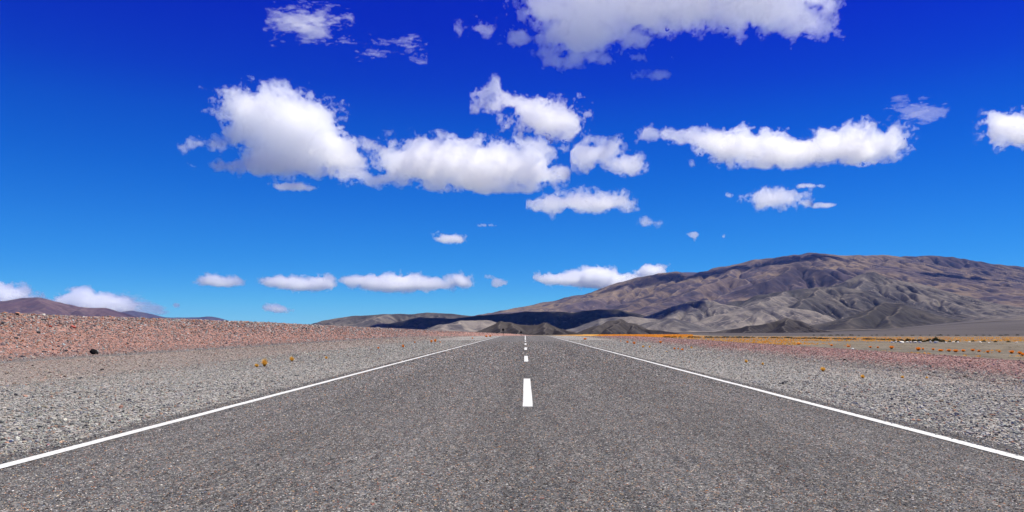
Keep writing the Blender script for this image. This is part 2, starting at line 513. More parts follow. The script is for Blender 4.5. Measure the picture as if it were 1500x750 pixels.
def massif(name, x0, x1, y0, y1, cell, ridges, mat, warp, rough, drops, seed, steps=40, kind='structure', gully=1.0, post=1, sharp=.8):
    xs = np.arange(x0, x1, cell); ys = np.arange(y0, y1, cell)
    X, Y = np.meshgrid(xs, ys)
    G = ground_z(X, Y)
    ws = 900.0 / (warp * 5 + 1e-6)
    k = 1 / (warp * 7.0)
    k2 = k * 60
    wx = sample2(N2, X * k2 + seed * 37, Y * k2 + seed * 91) * warp
    wy = sample2(N2, X * k2 + 512 + seed * 37, Y * k2 + 300 + seed * 91) * warp
    Xw, Yw = X + wx, Y + wy
    top = np.full(X.shape, -1e9)
    base = G - 12
    tone = np.zeros_like(X)
    acc = np.zeros_like(X)
    K = None
    for rd in ridges:
        pts, slope, rnd = rd['p'], rd['s'], rd['r']
        hr = np.full(X.shape, -1e9)
        P3 = [pxy(*p) for p in pts]
        for (ax, ay, az), (bx, by, bz) in zip(P3[:-1], P3[1:]):
            ex, ey = bx - ax, by - ay
            L2 = ex * ex + ey * ey
            t = np.clip(((Xw - ax) * ex + (Yw - ay) * ey) / L2, 0, 1)
            d = np.hypot(Xw - ax - t * ex, Yw - ay - t * ey)
            zc = az + (bz - az) * t
            rel = np.maximum(zc - base, 1)
            u = (np.sqrt(d * d + rnd * rnd) - rnd) * slope / rel
            v = base + rel * np.where(u < 1.9, (1 - u / 1.9 * .999).clip(1e-4, 1) ** 1.9, 0)
            hr = np.maximum(hr, v)
        kk = rd.get('k', 14.0)
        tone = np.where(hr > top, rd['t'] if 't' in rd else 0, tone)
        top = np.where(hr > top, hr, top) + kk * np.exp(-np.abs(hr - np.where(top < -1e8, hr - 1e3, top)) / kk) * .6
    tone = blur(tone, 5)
    rel = np.clip(top - base, 0, None)
    relm = rel / (rel.max() + 1e-6)
    kf = 1.0 / cell
    rn = sample2(N2b, X * kf * .22 + seed * 13, Y * kf * .22 + seed * 7)
    rdg = 1 - np.abs(sample2(N2, X * kf * .9 + seed * 3, Y * kf * .9)) * 1.1
    h = top + rough * (relm ** .6) * (rn * .30 + rdg * .35) * sstep(0, .08, relm)
    h, A = erode(h, 45, .02 * gully, cell)
    h = h + sharp * (h - blur(h, 7)) + .5 * sharp * (h - blur(h, 40)) * sstep(0, .15, relm)
    sm = blur(h, 6)
    lap = (sm - h) / cell
    gy_, gx_ = np.gradient(h, cell)
    sl_ = np.hypot(gx_, gy_)
    cav = np.clip(.16 + lap * -.7 + (0.24 - sl_) * 1.5 + .02 * np.log(A), 0, 1)
    ny_, nx_ = h.shape
    id_ = np.arange(h.size).reshape(ny_, nx_)
    f = np.stack([id_[:-1, :-1], id_[:-1, 1:], id_[1:, 1:], id_[1:, :-1]], -1).reshape(-1, 4)
    keep = ((h - G).ravel()[f] > -3).any(1)
    f = f[keep]
    used = np.unique(f)
    rem = np.zeros(h.size, int); rem[used] = np.arange(len(used))
    V = np.stack([X.ravel(), Y.ravel(), h.ravel()], -1)[used]
    o = mesh_np(name, V, rem[f], mat, smooth=True, attrs={'cav': cav.ravel()[used], 'tone': tone.ravel()[used]})
    return tag(o, kind=kind)

def rd(D, pts, s=.35, r=60, k=14.0, tone=0.0):
    return {'t': tone, 'p': [(p[0], p[1], p[2] if len(p) > 2 else D) for p in pts], 's': s, 'r': r, 'k': k}

M_FARBLUE = mat_rock('far_mountain_rock', (.07, .058, .066), (.09, .072, .076), (.12, .10, .10), (.055, .045, .06), .0006, 25)
M_MAIN = mat_rock('mountain_rock', (.080, .062, .068), (.165, .122, .088), (.26, .205, .15), (.044, .038, .054), .00085, 34)
M_FOOT = mat_rock('foothill_rock', (.085, .078, .076), (.155, .135, .118), (.29, .245, .205), (.05, .046, .052), .0016, 18)
M_DARK = mat_rock('dark_hill_rock', (.042, .038, .040), (.068, .060, .058), (.15, .13, .115), (.030, .027, .030), .004, 5)
M_RED = mat_rock('purple_mountain_rock', (.085, .052, .060), (.125, .082, .080), (.19, .145, .125), (.065, .045, .055), .0009, 20)

massif('mountain_range', -1400, 14500, 6400, 17500, 24, [
    rd(13000, [(640, 482), (700, 470), (750, 460), (790, 452), (820, 445), (860, 427), (900, 416), (940, 406), (985, 398), (1010, 402), (1050, 394), (1080, 386), (1110, 381),
               (1150, 376), (1172, 370), (1197, 367), (1230, 370), (1290, 374), (1330, 385), (1380, 392), (1440, 402), (1520, 416), (1700, 440)], .30, 160),
    rd(15500, [(1270, 382), (1300, 378), (1340, 377), (1380, 381), (1430, 389), (1480, 394), (1550, 391), (1640, 398), (1760, 420)], .30, 160, tone=-0.3),
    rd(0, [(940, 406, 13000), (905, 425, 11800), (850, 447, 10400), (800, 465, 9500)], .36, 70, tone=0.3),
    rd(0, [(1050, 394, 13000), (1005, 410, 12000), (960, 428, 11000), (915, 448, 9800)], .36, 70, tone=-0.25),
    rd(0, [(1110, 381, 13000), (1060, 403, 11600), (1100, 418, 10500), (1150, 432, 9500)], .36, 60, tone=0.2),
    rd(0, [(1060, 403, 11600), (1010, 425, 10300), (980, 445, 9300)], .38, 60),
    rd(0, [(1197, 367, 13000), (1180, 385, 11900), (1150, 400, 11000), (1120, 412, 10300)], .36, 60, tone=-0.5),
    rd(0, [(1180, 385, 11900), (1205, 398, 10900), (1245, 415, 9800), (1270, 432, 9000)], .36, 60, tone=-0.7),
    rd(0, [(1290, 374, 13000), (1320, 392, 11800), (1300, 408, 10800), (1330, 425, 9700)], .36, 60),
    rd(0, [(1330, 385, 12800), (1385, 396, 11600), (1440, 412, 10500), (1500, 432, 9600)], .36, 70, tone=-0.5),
    rd(0, [(1440, 402, 13000), (1520, 425, 11500), (1600, 440, 10500)], .36, 70),
], M_MAIN, 170, 60, 600000, 3, gully=1.3, post=1)

massif('far_mountain_range', -1500, 6500, 21000, 26000, 60, [
    rd(24000, [(600, 480), (680, 470), (720, 461), (752, 454), (790, 452), (860, 455)], .3, 150),
    rd(22000, [(930, 410), (985, 402), (1010, 396), (1035, 397), (1060, 404)], .3, 150),
], M_FARBLUE, 350, 60, 60000, 4, gully=.8)

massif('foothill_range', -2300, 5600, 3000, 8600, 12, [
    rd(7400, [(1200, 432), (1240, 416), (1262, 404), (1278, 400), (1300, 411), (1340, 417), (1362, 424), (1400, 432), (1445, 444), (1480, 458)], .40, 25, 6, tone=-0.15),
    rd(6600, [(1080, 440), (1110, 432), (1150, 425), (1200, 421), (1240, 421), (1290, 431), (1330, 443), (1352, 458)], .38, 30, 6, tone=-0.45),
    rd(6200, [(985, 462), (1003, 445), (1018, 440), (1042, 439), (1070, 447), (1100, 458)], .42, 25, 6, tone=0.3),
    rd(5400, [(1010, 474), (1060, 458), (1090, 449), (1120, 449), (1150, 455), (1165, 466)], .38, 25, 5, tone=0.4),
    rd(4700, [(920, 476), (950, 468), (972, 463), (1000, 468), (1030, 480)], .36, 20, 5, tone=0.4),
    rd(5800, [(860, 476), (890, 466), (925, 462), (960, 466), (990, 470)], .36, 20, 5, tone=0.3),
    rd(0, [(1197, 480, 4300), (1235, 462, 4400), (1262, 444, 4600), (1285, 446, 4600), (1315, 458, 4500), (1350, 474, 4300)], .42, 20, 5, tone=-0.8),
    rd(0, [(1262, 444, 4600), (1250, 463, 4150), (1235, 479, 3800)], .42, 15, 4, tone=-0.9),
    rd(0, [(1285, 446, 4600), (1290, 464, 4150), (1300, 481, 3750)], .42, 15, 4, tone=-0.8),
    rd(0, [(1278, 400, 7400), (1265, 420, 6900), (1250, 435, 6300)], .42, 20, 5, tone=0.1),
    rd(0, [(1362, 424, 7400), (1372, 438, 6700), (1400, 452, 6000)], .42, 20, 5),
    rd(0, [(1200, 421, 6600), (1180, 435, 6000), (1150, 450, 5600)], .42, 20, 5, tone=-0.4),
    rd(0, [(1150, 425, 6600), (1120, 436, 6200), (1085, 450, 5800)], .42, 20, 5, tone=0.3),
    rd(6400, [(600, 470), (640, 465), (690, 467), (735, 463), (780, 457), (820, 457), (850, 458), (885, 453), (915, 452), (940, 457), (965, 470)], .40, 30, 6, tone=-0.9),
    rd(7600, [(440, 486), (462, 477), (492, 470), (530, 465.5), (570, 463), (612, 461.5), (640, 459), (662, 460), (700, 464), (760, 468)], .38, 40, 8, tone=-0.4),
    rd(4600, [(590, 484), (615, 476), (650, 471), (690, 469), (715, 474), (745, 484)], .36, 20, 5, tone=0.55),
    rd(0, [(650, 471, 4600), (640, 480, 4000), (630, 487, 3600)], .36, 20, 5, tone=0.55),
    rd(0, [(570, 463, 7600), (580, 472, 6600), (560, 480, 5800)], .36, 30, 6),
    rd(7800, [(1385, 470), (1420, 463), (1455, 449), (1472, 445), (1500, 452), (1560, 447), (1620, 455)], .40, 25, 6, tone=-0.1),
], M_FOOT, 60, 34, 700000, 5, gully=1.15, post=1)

massif('dark_hill', 520, 1020, 1900, 2600, 3.2, [
    rd(0, [(1040, 489, 2150), (1065, 485, 2150), (1105, 478, 2180), (1135, 474, 2220), (1165, 466.5, 2260), (1185, 471, 2230), (1218, 486, 2180)], .45, 6, 2),
    rd(0, [(1165, 466.5, 2260), (1160, 477, 2120), (1170, 487, 2000)], .45, 5, 2),
    rd(0, [(1105, 478, 2180), (1110, 484, 2080), (1100, 489, 2000)], .45, 5, 2),
], M_DARK, 14, 6, 120000, 6, gully=1.2)
massif('conical_hill', 60, 420, 1450, 2050, 2.6, [
    rd(0, [(855, 487, 1780), (872, 478, 1780), (885, 472, 1790), (897, 470, 1800), (912, 475, 1790), (940, 484, 1760), (985, 488, 1740)], .5, 5, 2),
    rd(0, [(897, 470, 1800), (895, 480, 1690), (890, 489, 1600)], .5, 4, 2),
    rd(0, [(912, 475, 1790), (925, 484, 1680)], .5, 4, 2),
    rd(0, [(885, 472, 1790), (868, 485, 1690)], .5, 4, 2),
], M_DARK, 10, 5, 120000, 7, gully=1.2)
massif('gullied_knoll', -260, 180, 900, 1330, 1.8, [
    rd(0, [(680, 490, 1130), (700, 486, 1130), (718, 482, 1140), (738, 473.5, 1150), (752, 474.5, 1150), (770, 477.5, 1140), (786, 477.5, 1130), (799, 475, 1130), (812, 480, 1120), (850, 490, 1100)], .55, 4, 1.5),
    rd(0, [(738, 473.5, 1150), (728, 484, 1060), (720, 492, 1000)], .5, 3, 1.5),
    rd(0, [(752, 474.5, 1150), (757, 486, 1050), (752, 494, 980)], .5, 3, 1.5),
    rd(0, [(799, 475, 1130), (797, 486, 1050), (790, 494, 980)], .5, 3, 1.5),
    rd(0, [(812, 480, 1120), (826, 487, 1050)], .5, 3, 1.5),
], M_DARK, 6, 3, 120000, 8, gully=1.3)

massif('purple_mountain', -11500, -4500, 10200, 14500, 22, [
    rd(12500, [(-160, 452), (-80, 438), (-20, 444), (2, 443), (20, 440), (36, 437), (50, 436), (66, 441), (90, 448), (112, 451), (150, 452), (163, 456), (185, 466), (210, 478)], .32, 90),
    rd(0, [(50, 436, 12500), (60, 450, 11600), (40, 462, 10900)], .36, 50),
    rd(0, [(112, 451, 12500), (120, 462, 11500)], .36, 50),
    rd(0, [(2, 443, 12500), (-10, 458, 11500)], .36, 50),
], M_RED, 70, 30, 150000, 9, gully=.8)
massif('far_blue_mountain', -15000, -8000, 23000, 27500, 50, [
    rd(25500, [(130, 470), (165, 463), (188, 458), (203, 455.5), (222, 458), (240, 463), (262, 465), (290, 465), (312, 464), (332, 469), (352, 478)], .3, 120),
], M_FARBLUE, 300, 50, 60000, 10, gully=.8)

# ------------------------------------------------------------------ the air
hz = Nodes('air')
hz.n.remove(hz.p)
pv = hz.n.new('ShaderNodeVolumePrincipled')
pv.inputs['Color'].default_value = (.14, .36, 1.0, 1)
pv.inputs['Density'].default_value = 8.5e-6
pv.inputs['Anisotropy'].default_value = 0.0
hz.l.new(pv.outputs[0], hz.out.inputs['Volume'])
hv = np.array([(x, y, z) for x in (-28500, 28500) for y in (-300, 32500) for z in (-260, 1720)], float)
hf = np.array([(0, 1, 3, 2), (4, 6, 7, 5), (0, 4, 5, 1), (2, 3, 7, 6), (0, 2, 6, 4), (1, 5, 7, 3)])
tag(mesh_np('haze', hv, hf, hz.m), kind='stuff')

# ------------------------------------------------------------------ clouds
_vap = {}
def mat_vapour(dens, veil=False, aniso=.65):
    """white scattering droplets filling the inside of a shell; the outermost shell also carries a very thin veil"""
    key = (round(math.log(dens) * 200), veil, aniso)
    if key in _vap: return _vap[key]
    n = Nodes('cloud_vapour')
    n.n.remove(n.p)
    v = n.n.new('ShaderNodeVolumeScatter')
    v.inputs['Color'].default_value = (1, 1, 1, 1)
    v.inputs['Density'].default_value = dens
    v.inputs['Anisotropy'].default_value = aniso
    n.l.new(v.outputs[0], n.out.inputs['Volume'])
    tr = n.n.new('ShaderNodeBsdfTransparent')
    if veil:
        d = n.n.new('ShaderNodeBsdfTranslucent'); d.inputs['Color'].default_value = (1, 1, 1, 1)
        m = n.n.new('ShaderNodeMixShader'); m.inputs[0].default_value = .02
        n.l.new(tr.outputs[0], m.inputs[1]); n.l.new(d.outputs[0], m.inputs[2])
        n.l.new(m.outputs[0], n.out.inputs['Surface'])
    else:
        n.l.new(tr.outputs[0], n.out.inputs['Surface'])
    _vap[key] = n.m
    return n.m
NV = spectral((224, 96, 128), 3.95, 21, lo=.018)       # x, depth, height
NVW = spectral((224, 96, 128), 3.5, 23, lo=.018, stretch=(2.6, 1.4, .8))
NV += .35 * np.abs(spectral((224, 96, 128), 3.6, 22, lo=.03)) - .28

def surface_net(F_, t):
    """quads of the level-t surface of a scalar grid"""
    ins = F_ > t
    nx_, ny_, nz_ = F_.shape
    c = [ins[i:nx_ - 1 + i, j:ny_ - 1 + j, k:nz_ - 1 + k] for i in (0, 1) for j in (0, 1) for k in (0, 1)]
    allin = np.logical_and.reduce(c); anyin = np.logical_or.reduce(c)
    act = anyin & ~allin
    ci = np.argwhere(act)
    if len(ci) == 0: return None, None
    ids = -np.ones(act.shape, np.int64); ids[act] = np.arange(len(ci))
    acc = np.zeros((len(ci), 3)); cnt = np.zeros(len(ci))
    corner = [(i, j, k) for i in (0, 1) for j in (0, 1) for k in (0, 1)]
    vals = {q: F_[ci[:, 0] + q[0], ci[:, 1] + q[1], ci[:, 2] + q[2]] - t for q in corner}
    for q in corner:
        for ax in range(3):
            if q[ax] == 0:
                q2 = tuple(q[a] + (a == ax) for a in range(3))
                a_, b_ = vals[q], vals[q2]
                m = (a_ > 0) != (b_ > 0)
                u = a_[m] / (a_[m] - b_[m])
                p = np.repeat(np.array(q, float)[None], m.sum(), 0); p[:, ax] += u
                acc[m] += p; cnt[m] += 1
    V = ci + acc / cnt[:, None]
    Q = []
    for ax in range(3):
        o = [a for a in range(3) if a != ax]
        sh = np.array(F_.shape); sl = [slice(1, -1)] * 3; sl[ax] = slice(0, -1)
        sl2 = list(sl); sl2[ax] = slice(1, None)
        lo_, hi_ = ins[tuple(sl)], ins[tuple(sl2)]
        e = np.argwhere(lo_ != hi_)
        if not len(e): continue
        up = lo_[tuple(e.T)]
        off = np.ones(3, int); off[ax] = 0
        e = e + off
        def cell(d0, d1):
            q = e.copy(); q[:, o[0]] -= d0; q[:, o[1]] -= d1
            return ids[q[:, 0], q[:, 1], q[:, 2]]
        quad = np.stack([cell(1, 1), cell(0, 1), cell(0, 0), cell(1, 0)], 1)
        # which way the raw quads face on this axis; the vapour lies on the low side where up; z is mirrored later on
        ok = (quad >= 0).all(1)
        quad, up = quad[ok], up[ok]
        p = V[quad[:300]]
        nat = np.median(np.cross(p[:, 2] - p[:, 0], p[:, 3] - p[:, 1])[:, ax]) > 0
        turn = ~(~up if nat else up)
        quad[turn] = quad[turn][:, ::-1]
        Q.append(quad)
    return V, np.concatenate(Q)

# (level in pixels, scattering per pixel of depth, how smooth the level is)
CUMULUS = ((-1.4, .026, -.40), (.2, .050, -.10), (2.2, .050, .55), (6.0, .020, .9))
WISP = ((-.6, .014, -.3), (.9, .022, -.2), (2.6, .030, 0))
FAINT = ((-.6, .008, 0), (.8, .010, 0))
SMALL = ((-1.0, .05, 0), (.3, .08, 0), (1.6, .12, .3))
FARAWAY = ((-1.3, .05, -.3), (-.1, .10, 0), (2.0, .14, .3))
TINY = ((-.8, .06, 0), (.4, .10, 0))
def cloud(label, blobs, D, vox=1.46, rough=1.0, levels=CUMULUS, seed=0, flat=None, thick=1.0, cap=46, aniso=.65, group='clouds in the blue sky'):
    """blobs: (cx, cy, rx, ry) in photo pixels, given real size and depth at distance D"""
    B = np.array(blobs, float)
    mar = 10
    x0, x1 = (B[:, 0] - B[:, 2]).min() - mar, (B[:, 0] + B[:, 2]).max() + mar
    y0, y1 = (B[:, 1] - B[:, 3]).min() - mar, (B[:, 1] + B[:, 3]).max() + mar
    if D > 25000 and levels is CUMULUS: levels = FARAWAY
    rd_ = np.minimum(np.sqrt(B[:, 2] * B[:, 3]) * thick, cap)
    dmax = rd_.max() + mar
    gx_ = np.arange(x0, x1, vox); gd = np.arange(-dmax, dmax, vox * 1.25); gz = np.arange(y0, y1, vox)
    X_, Dp, Z_ = np.meshgrid(gx_, gd, gz, indexing='ij')
    X_ = X_.astype(np.float32); Dp = Dp.astype(np.float32); Z_ = Z_.astype(np.float32)
    F_ = np.full(X_.shape, -60, np.float32); amp = np.full(X_.shape, 2.5, np.float32)
    g = np.random.default_rng(seed + 100)
    for (cx, cy, rx, ry), rdd in zip(B, rd_):
        oy = g.uniform(-.25, .25) * rdd
        q = np.sqrt(((X_ - cx) / rx) ** 2 + ((Z_ - cy) / ry) ** 2 + ((Dp - oy) / rdd) ** 2 + 1e-6)
        rm = min(rx, ry, rdd)
        v = (1 - q) * rm * 1.12
        k = 3.0
        mx = np.maximum(F_, v)
        F_ = mx + k * np.log(np.exp((F_ - mx) / k) + np.exp((v - mx) / k))
        amp = np.where(v > F_ - 5, np.maximum(amp * .0 + min(1.6 + rm * .24, 8.5), 2.0), amp)
    amp = amp * rough
    ox, od, oz = g.integers(0, 224), g.integers(0, 96), g.integers(0, 128)
    fibrous = levels is WISP or levels is FAINT
    N = (NVW if fibrous else NV)[np.ix_((np.arange(len(gx_)) + ox) % 224, (np.arange(len(gd)) + od) % 96, (np.arange(len(gz)) + oz) % 128)]
    if flat is not None: amp = amp * (1 - .55 * sstep(flat - 10, flat, Z_)).astype(np.float32)
    F2 = F_ - N * amp * 1.0 - 0.6 * amp * .3
    s_ = D / F
    Vs, Qs, Ms, mats = [], [], [], []; n0 = 0
    for t, dens, smooth_ in levels:
        V, Q = surface_net(F2 + N * (amp * smooth_) if smooth_ else F2, t)
        if V is None: continue
        Vs.append(V); Qs.append(Q + n0); n0 += len(V)
        Ms.append(np.full(len(Q), len(mats), np.int32))
        mats.append(mat_vapour(dens / s_ * (1 + 1e-3 * len(mats)), veil=not mats, aniso=aniso))
    V, Q = np.concatenate(Vs), np.concatenate(Qs)
    cpx, cpy = B[:, 0].mean(), B[:, 1].mean()
    P3 = np.stack([(x0 + V[:, 0] * vox - cpx) * s_, (-dmax + V[:, 1] * vox * 1.25) * s_, -(y0 + V[:, 2] * vox - cpy) * s_], 1)
    o = mesh_np('cloud', P3, Q, None, smooth=False)
    for m in mats: o.data.materials.append(m)
    o.data.polygons.foreach_set('material_index', np.concatenate(Ms))
    o.location = pxy(cpx, cpy, D)
    tag(o, label, 'cloud', group)
    return len(Q)

nq = 0
nq += cloud('broad bright cloud cut off by the top of the picture', [(900, 3, 110, 36), (1000, -6, 120, 38), (1100, 2, 90, 34), (1150, 26, 50, 20), (1195, 2, 40, 15), (852, 48, 46, 26), (848, 84, 28, 8), (812, 10, 40, 30), (922, 56, 36, 14), (772, 58, 28, 14), (700, 42, 26, 9), (955, 111, 16, 3.5), (950, -40, 160, 40), (1080, -45, 120, 40), (940, 84, 20, 5)], 6400, seed=1, thick=.80, cap=46, vox=1.6, levels=((-1.4, .022, -.42), (.2, .036, -.12), (2.2, .026, .50), (6.0, .006, .8)), aniso=.85)
nq += cloud('tall domed cloud, the highest of the row over the verge', [(385, 165, 48, 33), (428, 190, 66, 48), (475, 217, 42, 30), (405, 232, 42, 20), (358, 190, 26, 28), (385, 245, 28, 10), (440, 238, 62, 12), (524, 212, 22, 6), (508, 238, 20, 8), (312, 212, 20, 7), (338, 243, 22, 5), (280, 215, 12, 6)], 13500, seed=2)
nq += cloud('long flat-based cloud joined to the domed one', [(640, 238, 78, 28), (700, 246, 90, 30), (768, 238, 40, 23), (610, 242, 40, 20), (562, 263, 38, 6), (785, 258, 40, 10), (525, 256, 22, 7), (700, 268, 62, 11), (755, 275, 20, 5)], 14500, seed=3, flat=282)
nq += cloud('ragged wedge-shaped cloud with a thin upper tail', [(800, 174, 50, 19), (777, 163, 22, 18), (835, 178, 26, 12), (742, 153, 28, 9), (712, 140, 15, 7), (724, 128, 5, 9)], 11000, seed=4, rough=1.1)
nq += cloud('small tapering cloud between the long one and the wedge', [(878, 229, 30, 18), (912, 241, 30, 10), (860, 245, 15, 6)], 14000, seed=5)
nq += cloud('long low cloud like a lying dog above the mountains', [(1270, 210, 55, 23), (1220, 222, 48, 18), (1155, 222, 60, 20), (1090, 215, 58, 21), (1085, 234, 40, 9), (1035, 202, 28, 10), (1160, 236, 52, 7), (958, 196, 20, 7), (990, 198, 22, 5)], 12700, seed=6, flat=246)
nq += cloud('smooth oval cloud with a wisp hanging under its end', [(850, 299, 58, 11), (893, 295, 34, 13), (802, 298, 22, 6), (809, 314, 3.5, 6)], 17500, vox=1.2, seed=7, flat=314, rough=.8)
nq += cloud('small ragged cloud above the mountain shoulder', [(1138, 289, 30, 13), (1160, 293, 22, 8), (1102, 287, 18, 4)], 16000, vox=1.2, seed=8, rough=.9)
nq += cloud('puffy cloud cut off by the edge of the picture above the mountains', [(1478, 184, 30, 20), (1462, 176, 16, 12), (1515, 192, 38, 24)], 11500, seed=9)
nq += cloud('lone spindle-shaped cloudlet over the road', [(660, 349, 20, 5), (672, 351, 10, 4)], 26000, vox=.9, seed=10, rough=.6)
nq += cloud('torn translucent cloud, uppermost over the verge', [(428, 31, 30, 13), (468, 45, 36, 14), (498, 57, 14, 6), (410, 22, 12, 8)], 7000, seed=11, levels=WISP, rough=1.5, thick=.5)
nq += cloud('thin wisp trailing from the torn translucent cloud', [(548, 77, 24, 7), (582, 72, 28, 7.5), (604, 66, 13, 8)], 7300, seed=12, levels=WISP, rough=1.3, thick=.5)
nq += cloud('very faint wisp high over the mountains', [(1325, 160, 22, 8), (1350, 168, 30, 5), (1318, 154, 6, 6)], 10500, seed=13, levels=FAINT, rough=1.6, thick=.5)
nq += cloud('small almond-shaped cloud, first of the low row over the pink bank', [(315, 411, 27, 7), (332, 415, 17, 4.5)], 36000, vox=.8, seed=14, rough=.5, flat=420)
nq += cloud('low cloud with a raised head at one end', [(415, 412, 27, 7.5), (440, 418, 32, 6.5), (467, 412, 17, 9), (472, 419, 14, 5)], 36000, vox=.9, seed=15, rough=.55)
nq += cloud('longest low cloud over the pink bank', [(528, 411, 28, 6), (557, 418, 26, 6.5), (590, 409, 28, 9), (615, 415, 28, 7), (642, 420, 18, 3.5), (588, 418, 36, 5)], 37000, vox=.9, seed=16, rough=.6)
nq += cloud('small tilted cloud at the end of the longest low cloud', [(671, 408, 16, 7.5), (684, 415, 10, 4)], 37000, vox=.8, seed=17, rough=.6)
nq += cloud('tiny faint cloud above the vanishing road', [(730, 414, 10, 5.5), (715, 405, 5, 2.5)], 38000, vox=.75, seed=18, rough=.5, levels=TINY)
nq += cloud('bumpy white cloud touching the mountain slope', [(812, 408, 22, 8), (843, 409, 24, 10), (880, 405, 27, 12), (858, 402, 12, 8), (905, 413, 20, 8), (918, 407, 14, 6), (890, 415, 30, 7), (870, 399, 10, 6)], 38000, vox=.95, seed=19, rough=.65)
nq += cloud('round white cloud peeping over the mountain shoulder', [(956, 398, 18, 10), (945, 396, 8, 8), (966, 396, 10, 8)], 38000, vox=.85, seed=20, rough=.6)
nq += cloud('tiny flat cloudlet beneath the smooth oval cloud', [(956, 326, 14, 3.6), (946, 322, 4, 3.5)], 20000, vox=.75, seed=21, rough=.5)
nq += cloud('pair of tiny cloudlets just above the pink bank', [(397, 450, 8, 3.6), (411, 453, 10, 3.4)], 40000, vox=.7, seed=22, rough=.45)
nq += cloud('hazy white cloud behind the purple mountain, cut by the picture edge', [(-5, 430, 32, 15), (25, 434, 16, 9), (40, 436, 12, 5), (5, 440, 40, 8)], 38000, vox=.95, seed=23, rough=.7)
nq += cloud('heaped white cloud rising from behind the purple mountain', [(112, 440, 30, 12), (120, 432, 18, 10), (150, 443, 30, 11), (100, 447, 26, 8), (140, 450, 50, 10)], 38000, vox=.95, seed=24, rough=.65)
nq += cloud('lower veil of cloud beside the heaped one', [(185, 441, 20, 9), (208, 448, 24, 8), (226, 453, 12, 5), (180, 452, 30, 8), (200, 456, 30, 5)], 39000, vox=.95, seed=25, rough=.8, levels=WISP)
for lb, bl, D, sd in (('speck of cloud beneath the smooth oval cloud', [(1013, 343, 6, 2.2), (1018, 349, 2.5, 4)], 20000, 30), ('smallest speck of cloud over the mountain slope', [(1060, 346, 2.5, 3)], 22000, 31),
                      ('faint speck at the lower end of the small ragged cloud', [(1203, 301, 10, 2.5)], 16500, 32), ('faint streak above the small ragged cloud', [(1188, 272, 14, 2)], 16500, 33),
                      ('faint veil under the tall domed cloud', [(425, 272, 18, 5), (458, 276, 7, 3)], 14000, 34), ('thin speck high over the road beneath the long cloud', [(711, 330, 10, 1.8)], 24000, 35),
                      ('isolated speck above the veil of cloud', [(257, 447, 4.5, 3)], 40000, 36), ('detached tuft beside the small ragged cloud', [(1068, 285, 5, 4)], 16500, 37)):
    nq += cloud(lb, bl, D, vox=.75, seed=sd, rough=.5, levels=TINY)
print('cloud quads', nq)

# ------------------------------------------------------------------ loose stones of the verges, the berm and the embankment
def mat_vcol(name, rough=.95, bump_s=60, bump_d=.004, mode=None):
    n = Nodes(name); P = n.pos()
    c = n.attr('tint', 'Color')
    nz = n.noise(P, bump_s, 4, .6)
    n.color(n.mix(1.0, c, n.ramp(nz, [(.3, .8), (.7, 1.15)]), 'MULTIPLY'))
    n.set_normal(n.bump(nz, .5, bump_d))
    n.p.inputs['Roughness'].default_value = rough
    n.p.inputs['Specular IOR Level'].default_value = .08
    return n.m
M_STONE = mat_vcol('loose_stone')

def template(kind):
    if kind == 'ico':
        t = (1 + 5 ** .5) / 2
        v = np.array([(-1, t, 0), (1, t, 0), (-1, -t, 0), (1, -t, 0), (0, -1, t), (0, 1, t), (0, -1, -t), (0, 1, -t), (t, 0, -1), (t, 0, 1), (-t, 0, -1), (-t, 0, 1)], float)
        v /= np.linalg.norm(v[0])
        f = np.array([(0, 11, 5), (0, 5, 1), (0, 1, 7), (0, 7, 10), (0, 10, 11), (1, 5, 9), (5, 11, 4), (11, 10, 2), (10, 7, 6), (7, 1, 8), (3, 9, 4), (3, 4, 2), (3, 2, 6), (3, 6, 8), (3, 8, 9), (4, 9, 5), (2, 4, 11), (6, 2, 10), (8, 6, 7), (9, 8, 1)])
    else:
        v = np.array([(1, 0, 0), (-1, 0, 0), (0, 1, 0), (0, -1, 0), (0, 0, 1), (0, 0, -1)], float)
        f = np.array([(0, 2, 4), (2, 1, 4), (1, 3, 4), (3, 0, 4), (2, 0, 5), (1, 2, 5), (3, 1, 5), (0, 3, 5)])
    return v, f

def stones(name, pts, size, col, kind='ico', flat=.6, label=None, seed=0, jag=.28, sink=.25):
    g = np.random.default_rng(seed)
    tv, tf = template(kind)
    n_ = len(pts); k = len(tv)
    v = np.repeat(tv[None], n_, 0) * (1 + g.uniform(-jag, jag, (n_, k, 1)))
    sc = np.stack([g.uniform(.75, 1.3, n_), g.uniform(.6, 1.05, n_), flat * g.uniform(.7, 1.35, n_)], 1) * size[:, None] * .5
    v = v * sc[:, None]
    a = g.uniform(0, 2 * np.pi, n_); tx = g.uniform(-.4, .4, n_)
    cy_, sy_ = np.cos(tx)[:, None], np.sin(tx)[:, None]
    y1, z1 = v[..., 1] * cy_ - v[..., 2] * sy_, v[..., 1] * sy_ + v[..., 2] * cy_
    ca, sa = np.cos(a)[:, None], np.sin(a)[:, None]
    x2, y2 = v[..., 0] * ca - y1 * sa, v[..., 0] * sa + y1 * ca
    V = np.stack([x2, y2, z1], -1) + pts[:, None]
    V[..., 2] += (sc[:, 2] * (1 - 2 * sink))[:, None]
    Fc = (tf[None] + (np.arange(n_) * k)[:, None, None]).reshape(-1, 3)
    C4 = np.ones((n_, k, 4), np.float32); C4[..., :3] = col[:, None]
    o = mesh_np(name, V.reshape(-1, 3), Fc, M_STONE, attrs={'tint': C4.reshape(-1, 4)})
    return tag(o, label, kind='stuff')

